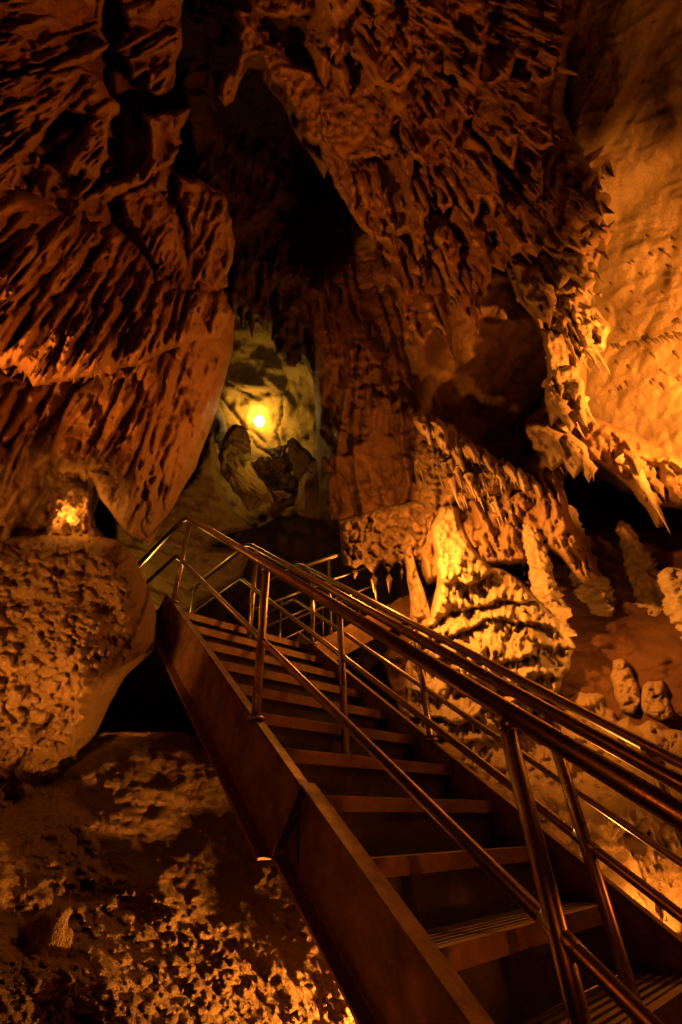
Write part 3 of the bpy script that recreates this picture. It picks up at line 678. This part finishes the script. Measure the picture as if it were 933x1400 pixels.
b = Relief(jag([(730, -170), (830, -170), (800, -20), (778, 60), (770, 150), (800, 215), (818, 240), (806, 262), (834, 280), (822, 300), (840, 318), (826, 345), (800, 352)] + teeth((800, 352), (700, 345), 5, 6, 26, .2, 61) + [(690, 250)], 5, 31),
    [(760, -150, 6.0), (740, 100, 5.6), (800, 230, 5.9), (700, 330, 5.2), (830, 310, 5.8)], 2.4, 31, thick=.35, rim=16)
b.fbm(1.1, .4, 4); b.drip(3, .12); b.tongues(160, (700, -60, 840, 340), (5, 16), (24, 80), plumb, .26, 1, .25); b.fbm(7, .04, 4)
o = b.build('rock_curtain', ROCK); r = random.Random(15)
b.spikes(o, [(r.uniform(770, 828), r.uniform(230, 335)) for _ in range(26)], (.08, .26), (.02, .05), ROCK, 5)
thing(o, 'dark folded rock curtain between the stalactite mass and the bright right wall', 'flowstone')

# --- wall behind the curtains
b = Relief([(480, 260), (790, 160), (806, 420), (800, 600), (760, 680), (700, 720), (560, 720), (480, 600)], [(500, 300, 6.3), (840, 200, 6.8), (650, 450, 6.1), (660, 560, 6.4), (850, 560, 6.5), (600, 680, 6.0), (740, 640, 6.3)], 2.6, 15, rim=30)
b.fbm(.8, .45, 4); b.flutes(b.X * .5 + b.Y * .8 + 20 * np.sin(b.X / 60.), b.X, 1 / 45, 1 / 150, .07, 3); b.drip(3, .06); b.fbm(5, .05, 4)
structure(b.build('cave_wall', ROCK))

# --- dark fluted column
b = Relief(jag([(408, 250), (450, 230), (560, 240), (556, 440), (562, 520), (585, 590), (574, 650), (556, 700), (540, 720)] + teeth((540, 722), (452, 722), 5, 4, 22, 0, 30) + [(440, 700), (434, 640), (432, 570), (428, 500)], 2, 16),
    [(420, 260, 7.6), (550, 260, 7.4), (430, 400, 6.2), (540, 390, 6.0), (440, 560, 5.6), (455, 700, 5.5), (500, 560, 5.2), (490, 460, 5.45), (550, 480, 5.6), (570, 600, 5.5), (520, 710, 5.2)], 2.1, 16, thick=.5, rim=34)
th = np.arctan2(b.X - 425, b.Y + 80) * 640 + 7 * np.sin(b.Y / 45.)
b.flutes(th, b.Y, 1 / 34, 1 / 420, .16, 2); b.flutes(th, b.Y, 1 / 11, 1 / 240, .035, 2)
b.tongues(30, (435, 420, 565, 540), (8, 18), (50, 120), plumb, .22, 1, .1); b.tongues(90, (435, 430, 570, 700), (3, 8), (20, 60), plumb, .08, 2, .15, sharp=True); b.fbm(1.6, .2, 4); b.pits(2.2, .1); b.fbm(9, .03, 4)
thing(b.build('rock_column', DARKFLOW), 'dark fluted column standing right of the lit opening', 'column')

# --- web of thin rock at its foot
b = Relief(jag([(462, 712), (500, 700), (545, 690), (580, 680), (590, 720), (576, 760)] + teeth((578, 765), (470, 772), 6, 10, 46, 0, 31) + [(466, 740)], 4, 17),
    [(470, 720, 5.1), (580, 720, 5.0), (520, 790, 4.95)], 1.9, 17, thick=.16, rim=7, back=.15)
b.pits(5, .2); b.tongues(70, (460, 680, 590, 770), (4, 12), (20, 60), plumb, .15, 1, .25); b.ridge(6, .06, 3); b.domes(120, (460, 690, 590, 810), (3, 7), .05, 2)
thing(b.build('rock_fringe', POP), 'lacy fringe of thin rock hanging at the foot of the dark column', 'stalactites')

# --- bright curtain
b = Relief(jag([(570, 555), (590, 572), (612, 600), (640, 618), (668, 624), (692, 632), (715, 648), (732, 655)] + teeth((734, 662), (600, 690), 11, 8, 40, .12, 32) + [(588, 740), (574, 700), (566, 640)], 2.5, 18),
    [(575, 570, 5.3), (580, 700, 4.9), (650, 640, 4.9), (730, 660, 5.1), (620, 690, 4.75)], 1.9, 18, thick=.3, rim=12, back=.3)
b.fbm(2.5, .2, 4); b.drip(5, .08); b.tongues(160, (565, 560, 735, 700), (3, 8), (16, 60), plumb, .16, 1, .2, sharp=True); b.pits(3.5, .12); b.fbm(7, .05, 4); b.H -= .15
o = b.build('rock_curtain', POP); r = random.Random(16)
for i in range(15):
    tx = 576 + i * 11 + r.uniform(-3, 3); ty = 562 + i * 6.6 + r.uniform(-2, 4); w_ = r.uniform(8, 13); l_ = r.uniform(38, 80) * (1 - .03 * i); k = (tx - 425) / (ty + 80)
    pl = [(tx - w_, ty + 4), (tx, ty - 4), (tx + w_, ty + 6), (tx + w_ * .9 + k * l_ * .5, ty + l_ * .5), (tx + w_ * .55 + k * l_ * .72, ty + l_ * .72), (tx + w_ * .4 + k * l_, ty + l_ * 1.02), (tx + w_ * .1 + k * l_ * .75, ty + l_ * .74), (tx - w_ * .3 + k * l_ * .9, ty + l_ * .88), (tx - w_ * .7 + k * l_ * .5, ty + l_ * .5)]
    drape(o, 'drapery', pl, 4.95 + .012 * i - r.uniform(.1, .3), 130 + i, FLOW, False, .12, 6, .9, (0, -.25))
b.spikes(o, [(577 + i * 2.6 + r.uniform(-3, 3), 586 + i * 1.4 + r.uniform(20, 66) * (1 - .004 * i)) for i in range(56)], (.08, .30), (.011, .028), FLOW, 6)
thing(o, 'bright orange curtain of spiky flowstone above the tiered mound', 'flowstone')
# fluted legs below the curtain
b = Relief(jag([(560, 655), (700, 665), (745, 600), (762, 640), (778, 700), (800, 745), (822, 790), (800, 800), (768, 764), (750, 750)] + teeth((748, 768), (650, 776), 6, 4, 26, .1, 51) + [(630, 780), (610, 790), (585, 800), (560, 740)], 3, 19),
    [(570, 680, 5.3), (690, 680, 5.25), (750, 640, 5.3), (810, 780, 5.2), (600, 790, 4.9), (660, 720, 5.2)], 2.1, 19, thick=.3, rim=14)
b.drip(4, .1); b.tongues(130, (560, 640, 780, 760), (6, 14), (40, 120), plumb, .26, 1, .1); b.ribs(50, (735, 610, 780, 700), plumb, (60, 130), (5, 10), .16, 2, .08); b.pits(3, .1); b.fbm(5, .05, 4)
thing(b.build('flowstone_pillar', FLUTE), 'fluted leaning pillars joining the bright curtain to the cave floor', 'flowstone')

# --- right cluster under the ceiling
rc = [(690, 350), (722, 352), (748, 330), (790, 330), (818, 316), (842, 300), (826, 340), (815, 372)] + teeth((812, 378), (806, 440), 3, 6, 16, .9, 35, .3) + [(832, 452), (826, 480), (800, 492), (792, 520), (800, 545)] + teeth((808, 560), (775, 590), 3, 8, 24, .2, 36) + [(800, 622), (818, 640)] + teeth((815, 645), (742, 630), 7, 6, 30, .1, 37) + [(722, 600), (716, 575), (738, 560), (752, 520), (745, 470), (736, 440), (708, 410), (696, 380)]
b = Relief(jag(rc, 2.5, 20), [(700, 360, 5.2), (830, 310, 5.6), (760, 420, 5.1), (820, 470, 5.4), (770, 520, 5.2), (730, 590, 5.2), (800, 630, 5.2)], 1.9, 20, thick=.4, rim=14)
b.fbm(1.6, .3, 4); b.tongues(70, (690, 320, 830, 620), (8, 18), (40, 110), plumb, .36, 1, .2); b.tongues(260, (690, 320, 835, 640), (3, 9), (14, 50), plumb, .18, 2, .25); b.pits(3, .12); b.fbm(7, .045, 4)
b.H -= .12
o = b.build('stalactite_cluster', POP); r = random.Random(17)
for i, (pl, rr_) in enumerate([
    ([(738, 450), (768, 455), (782, 500), (800, 540), (806, 590), (790, 575), (780, 592), (764, 570), (752, 585), (745, 540), (748, 500)], 5.0),
    ([(720, 580), (750, 575), (790, 600), (815, 640), (806, 662), (795, 640), (785, 655), (770, 632), (755, 645), (742, 620), (728, 612)], 5.0),
    ([(770, 400), (815, 420), (835, 452), (826, 480), (800, 476), (785, 450)], 5.2), ([(700, 360), (735, 365), (760, 420), (752, 450), (735, 430), (715, 405)], 5.0),
    ([(750, 340), (800, 350), (815, 385), (800, 400), (780, 380), (765, 395)], 5.1), ([(755, 500), (790, 505), (800, 530), (790, 556), (776, 540), (764, 548)], 4.95)]):
    drape(o, 'drapery', pl, rr_, 160 + i, FLOW, False, .18, 8, 1.0, (0, -.2))
pts = [(r.uniform(700, 832), r.uniform(350, 642)) for _ in range(260)]
b.spikes(o, [p for p in pts if b.sd[int((p[1] - b.ys[0]) / b.step), int((p[0] - b.xs[0]) / b.step)] > 2][:80], (.10, .42), (.012, .036), FLOW, 7)
thing(o, 'cluster of thick stalactites in front of the bright right wall', 'stalactites')

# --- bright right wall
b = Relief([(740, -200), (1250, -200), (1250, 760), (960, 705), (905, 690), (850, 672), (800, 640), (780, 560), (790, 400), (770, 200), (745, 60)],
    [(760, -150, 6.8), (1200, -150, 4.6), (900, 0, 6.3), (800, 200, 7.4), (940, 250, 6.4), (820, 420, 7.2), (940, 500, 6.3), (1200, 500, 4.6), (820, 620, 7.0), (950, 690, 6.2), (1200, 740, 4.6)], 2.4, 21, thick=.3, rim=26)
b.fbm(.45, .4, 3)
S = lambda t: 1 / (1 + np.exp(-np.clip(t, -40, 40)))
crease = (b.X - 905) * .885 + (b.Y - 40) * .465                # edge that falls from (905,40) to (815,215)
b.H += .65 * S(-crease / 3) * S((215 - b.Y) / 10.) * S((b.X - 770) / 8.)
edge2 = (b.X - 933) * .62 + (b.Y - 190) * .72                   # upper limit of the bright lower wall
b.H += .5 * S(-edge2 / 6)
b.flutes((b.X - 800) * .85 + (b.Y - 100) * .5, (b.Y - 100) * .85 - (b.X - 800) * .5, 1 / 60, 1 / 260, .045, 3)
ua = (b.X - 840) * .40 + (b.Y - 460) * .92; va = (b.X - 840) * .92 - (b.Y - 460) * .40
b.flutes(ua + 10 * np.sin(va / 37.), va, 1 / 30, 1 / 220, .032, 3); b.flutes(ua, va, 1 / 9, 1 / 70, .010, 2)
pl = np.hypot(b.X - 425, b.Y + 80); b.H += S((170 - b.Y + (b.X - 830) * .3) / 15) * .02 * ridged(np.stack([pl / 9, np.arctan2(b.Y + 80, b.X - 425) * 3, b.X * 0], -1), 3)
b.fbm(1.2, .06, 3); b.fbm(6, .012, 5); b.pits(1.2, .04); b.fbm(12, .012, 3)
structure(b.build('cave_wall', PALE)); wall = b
# underside ledge and its great stalactite
b = Relief(jag([(790, 560), (880, 600), (960, 640), (1150, 660), (1150, 720), (935, 692), (905, 694), (908, 720), (898, 722), (884, 696), (862, 668), (826, 640), (798, 628)], 2.5, 22), [(800, 600, 5.9), (870, 640, 5.6), (900, 700, 5.5), (1100, 690, 4.6)], 2.2, 22, thick=.3, rim=14)
b.drip(3, .1); b.tongues(60, (800, 580, 940, 690), (7, 16), (30, 80), plumb, .2, 1, .2); b.fbm(2, .15, 4); b.fbm(7, .03, 4)
structure(b.build('rock_ceiling', ROCK))

# --- right floor slope: red clay with a nodular flowstone apron
gctrl = [(540, 900, 5.2), (640, 760, 6.0), (760, 740, 6.2), (900, 730, 6.8), (1200, 720, 5.2), (800, 900, 5.0), (620, 1050, 4.3), (700, 1200, 3.9), (930, 950, 4.4), (930, 1150, 3.5), (1200, 1000, 3.3), (900, 1500, 2.9), (1200, 1500, 2.3)]
b = Relief([(520, 900), (600, 800), (640, 740), (760, 730), (830, 722), (900, 720), (1250, 700), (1250, 1560), (840, 1560), (700, 1300), (600, 1120)], gctrl, 2.6, 23, thick=.3, rim=24)
b.fbm(.9, .34, 5); b.fbm(4, .07, 5); structure(b.build('ground', DIRT)); slope = b
b = Relief(jag([(520, 1000), (640, 1000), (700, 985), (745, 965), (790, 940), (830, 950), (846, 985), (900, 985), (960, 1010), (1250, 1060), (1250, 1560), (840, 1560), (700, 1300), (590, 1120)], 12, 26, 12), gctrl, 2.0, 23, thick=.3, rim=26)
b.fbm(.9, .34, 5); b.H += .17; H0 = b.H.copy(); b.domes(420, (560, 940, 1010, 1400), (7, 24), .13, 1, sq=.8); b.tongues(900, (540, 940, 1010, 1350), (3, 8), (12, 40), plumb, .08, 2, .15, sharp=True); b.domes(800, (560, 930, 1010, 1400), (3, 7), .035, 3); b.vary(H0, 2, .5); b.fbm(6, .05, 4)
thing(b.build('nodular_flowstone', POP), 'nodular flowstone apron spreading over the slope right of the lower railing', 'flowstone')

# --- tiered mound
b = Relief(jag([(548, 1060), (556, 880), (590, 830), (596, 760), (586, 720), (600, 690), (628, 690), (640, 730), (660, 760), (700, 785), (735, 815), (772, 850), (790, 885), (772, 930), (745, 960), (700, 1010), (640, 1080)], 9, 24),
    [(560, 900, 4.7), (610, 700, 4.9), (600, 800, 4.45), (660, 780, 4.75), (680, 900, 4.3), (780, 880, 4.9), (600, 1050, 4.3), (700, 1000, 4.3)], 1.9, 24, thick=.45, rim=12)
nzm = fbm(np.stack([b.X / 55., b.Y / 55., b.X * 0 + 4], -1), 4); ph = (b.Y + 20 * nzm + .12 * (b.X - 690)) / 36.
fr = ph - np.floor(ph); b.H += np.clip((b.Y - 740) / 40, 0, 1) * .2 * np.clip(.75 + .6 * fbm(np.stack([b.X / 70., b.Y / 30., b.X * 0 + 9], -1), 2), .15, 1.3) * (np.clip(fr / .72, 0, 1) ** .8 * np.clip((1 - fr) / .16, 0, 1))
b.fbm(1.8, .2, 4); b.drip(5, .05)
b.tongues(800, (560, 700, 790, 1040), (2.5, 8), (10, 38), 0, .13, 1, .12, sharp=True); b.domes(400, (560, 690, 790, 1000), (3, 8), .04, 2); b.fbm(8, .025, 4)
thing(b.build('flowstone_mound', FLOW), 'tiered mound of bright flowstone rising behind the right railings', 'flowstone')
b = Relief(jag([(552, 752), (562, 744), (568, 770), (580, 806), (592, 850), (590, 1000), (556, 1000), (562, 860), (560, 810), (556, 780)], 3, 25), [(560, 750, 4.7), (575, 860, 4.5), (570, 1000, 4.4)], 1.9, 25, thick=.12, rim=9, back=.12)
b.fbm(6, .12, 4); b.tongues(60, (548, 740, 592, 1000), (3, 7), (14, 40), plumb, .1, 1, sharp=True); b.domes(120, (548, 740, 592, 1000), (3, 6), .05, 2)
thing(b.build('drip_column', POP), 'thin lumpy drip column just left of the tiered mound', 'column')

# --- stalagmites
def stalagmite(name, base, tip_, r0, r1, rng, label, seed, lumps=.35, mat=FLOW, cat='stalagmite', group=None):
    if rng is None: rng = slope.range_at(base[0], base[1]) - .03
    A = at(base[0], base[1], rng); Bq = at(tip_[0], tip_[1], rng + .02); A = A - nrm(Bq - A) * .35; n, sd = 90, 40
    k = rng / F; R0, R1 = r0 * k, r1 * k; t = np.linspace(0, 1, n); th = np.linspace(0, 2 * PI, sd, endpoint=False)
    ax = Bq - A; a = nrm(np.cross(ax, [0, 1, .2])); c2 = nrm(np.cross(ax, a)); l = np.linalg.norm(ax)
    T, TH = np.meshgrid(t, th, indexing='ij')
    rr = (R0 + (R1 - R0) * T ** .85) * np.sqrt(np.clip((1.0 - T) / .06, .02, 1))
    pos = A + T[..., None] * ax; dirv = np.cos(TH)[..., None] * a + np.sin(TH)[..., None] * c2
    q = pos + dirv * R0
    band = T * l / .075 + fbm(q * 5 + seed, 2) * .7; fr = .5 + .5 * np.sin(band * 6.28)
    rr = rr * (1 + lumps * (.24 * fr * (1 + 1.2 * fbm(q * 4 + seed * 2, 2)) - .12) + .6 * fbm(q * 7 + seed, 4) + .2 * ridged(q * np.array([26, 26, 9]) + seed, 3))
    bend = np.sin(T * 2.2 + seed)[..., None] * a * R0 * .35
    P = pos + bend + dirv * rr[..., None]
    idx = np.arange(n * sd).reshape(n, sd); nx = np.roll(idx, -1, 1)
    f = np.stack([idx[:-1], nx[:-1], nx[1:], idx[1:]], -1).reshape(-1, 4)
    V = np.concatenate([P.reshape(-1, 3), [A, Bq + bend[-1, 0]]]); i0 = n * sd
    caps = [(idx[0, i], idx[0, (i + 1) % sd], i0, i0) for i in range(0)]
    o = link_np(name, V[:n * sd], f, mat); return tag(o, label, cat, group)
SG = 'stalagmites on the right slope'
stalagmite('stalagmite', (752, 822), (722, 716), 18, 6, 5.05, 'banded stalagmite standing right behind the tiered mound', 1, group=SG)
stalagmite('stalagmite', (806, 800), (770, 690), 17, 7, None, 'stout stalagmite below the leaning fluted pillar', 2, group=SG)
stalagmite('stalagmite', (892, 812), (846, 712), 19, 5, None, 'tall knobbly stalagmite leaning left under the great hanging stalactite', 3, group=SG)
stalagmite('stalagmite', (948, 850), (912, 776), 24, 8, None, 'low lumpy stalagmite at the foot of the tall leaning one', 4, group=SG)
for pl, sd_, lb in (([(838, 903), (852, 900), (862, 912), (870, 930), (878, 958), (868, 978), (850, 972), (840, 950), (834, 925)], 41, 'small bright stump of pale flowstone leaning left above the far handrail'),
                   ([(880, 937), (894, 932), (906, 930), (913, 950), (922, 978), (905, 986), (882, 976), (876, 955)], 42, 'small bright blunt stump of pale flowstone right beside the leaning one')):
    b = Relief(jag(pl, 4, sd_, 7), [(x, y, slope.range_at(x, y) - .22) for x, y in pl], 1.7, sd_, .2, 10, .3)
    b.fbm(5, .09, 4); b.domes(60, (830, 895, 925, 990), (3, 7), .06, 1); b.pits(6, .06); thing(b.build('flowstone_stump', POP), lb, 'stalagmite', SG)
stalagmite('stalagmite', (50, 1350), (60, 1240), 26, 14, 1.55, 'blunt lumpy stalagmite in the dark lower corner beneath the boulder', 8, mat=NOD)
o = spike('stalactite', at(866, 640, 5.45), .84, .065, FLOW, None, 9.3); tag(o, 'long single stalactite pointing at the leaning stalagmite', 'stalactite')
# soda straws on the bright wall
r = random.Random(5)
for i in range(64):
    px, py = (r.uniform(828, 930), r.uniform(320, 540)) if i < 40 else (838 + (i - 40) * 4, 474 - (i - 40) * .8 + r.uniform(-3, 3))
    if (px - 933) * .62 + (py - 190) * .72 < 60: continue
    rg = wall.range_at(px, py) - .13; A = at(px, py, rg); l = r.uniform(.05, .12)
    d = np.array([0, 0, -1.]); A = A + ray(px, py) * .12; vs, fs = tube([A - d * .1 + ray(px, py) * .12, A, A + d * l * .5, A + d * l], [.018, .013, .008, .003], 7)
    o = link('soda_straw', vs, fs, DARKROCK); tag(o, 'thin dark soda straw stalactite on the bright right wall', 'stalactite', 'soda straw stalactites on the right wall')

# ================================================================== lamps
def lamp(name, loc, col, watt, radius=.05, spot=None, aim=None, blend=.6):
    d = bpy.data.lights.new(name, 'SPOT' if spot else 'POINT'); d.color = col; d.energy = watt; d.shadow_soft_size = radius
    o = bpy.data.objects.new(name, d); COL.objects.link(o); o.location = loc
    if spot:
        d.spot_size = math.radians(spot); d.spot_blend = blend
        o.rotation_euler = (Vector(aim) - Vector(loc)).to_track_quat('-Z', 'Y').to_euler()
    return o
AMB = (1.0, .19, .010); DEEP = (1.0, .15, .006); GOLD = (1.0, .33, .035); YEL = (1.0, .48, .045)
def flood(pos, aim, rad, s, label):
    """a round floodlight with a glowing lens"""
    p = Vector(pos); d = (Vector(aim) - p).normalized()
    e = empty('floodlight', pos); tag(e, label, 'lamp')
    MB().add(tube([p - d * rad * 1.4, p - d * rad * .9, p - d * .01], [rad * .6, rad * 1.05, rad * 1.12], 24)).build('housing', BLACK, e, True)
    MB().add(tube([p - d * .012, p, p + d * rad * .25, p + d * rad * .34], [rad, rad, rad * .75, rad * .2], 24)).build('lens', glow_mat('lamp lens', (1, .72, .3), s), e, True)
fp = at(355, 576, 8.8); flood(fp, EYE, .10, 40, 'bright round floodlight glowing against the back chamber wall')
lamp('back lamp', at(356, 571, 8.99), YEL, 60, .05)
lamp('spot lamp', at(352, 627, 6.9), YEL, 6, .04)
lamp('chamber fill', at(425, 520, 8.3), YEL, 4, .05)  # added fill for the dim chamber, no fitting of its own
lamp('ledge lamp', at(210, 785, 5.4), YEL, 6, .04)
lamp('wall lamp', at(1120, 560, 3.9), (1, .30, .03), 2100, .05, 92, at(880, 500, 6.9), .9)
lamp('curtain lamp', at(545, 700, 4.15), (1, .31, .032), 66, .04)
lamp('mound fill', at(520, 680, 3.6), GOLD, 560, .04, 100, at(710, 820, 4.6), .9)  # unseen light added in mid-air to brighten the mound
lamp('fringe lamp', at(505, 812, 5.0), GOLD, 12, .03)
lamp('niche lamp', at(97, 704, 3.40), GOLD, 3, .03)
lamp('stair foot lamp', (2.85, -.75, 1.1), AMB, 40, .05)
lamp('ceiling fill', (2.7, -.6, 1.6), AMB, 330, .05, 60, at(190, 130, 4.0), .5)  # added spot from low right, lifts the upper left wall
lamp('slope fill', (2.70, 1.15, 1.40), GOLD, 17, .04)  # unseen light added to brighten the lower right slope
lamp('stalagmite fill', at(806, 860, 4.75), GOLD, 9, .04)  # added in open air to brighten the tall leaning stalagmite
lamp('under stair lamp', at(640, 1470, 2.08), GOLD, 150, .04, 82, at(385, 1290, 1.95), .6)
lamp('boulder lamp', at(-270, 1060, 1.55), GOLD, 130, .04, 60, at(30, 880, 2.5), .5)
lamp('left drapery lamp', at(-420, 760, 2.3), (1, .25, .02), 300, .05, 98, at(240, 40, 4.0), .5)
lamp('front fill', (-.35, -.8, .95), DEEP, 10, .1)  # unseen fill added behind the eye to redden the stringer face

w = bpy.data.worlds.new('World'); sc.world = w; w.use_nodes = True
bg = w.node_tree.nodes['Background']; bg.inputs['Color'].default_value = (1, .3, .05, 1); bg.inputs['Strength'].default_value = .0004
sc.view_settings.view_transform = 'Standard'; sc.view_settings.look = 'None'; sc.view_settings.gamma = 1; sc.view_settings.use_curve_mapping = False
sc.view_settings.exposure = .15
sc.render.engine = 'CYCLES'
sc.cycles.max_bounces = 6; sc.cycles.diffuse_bounces = 1; sc.cycles.use_denoising = True
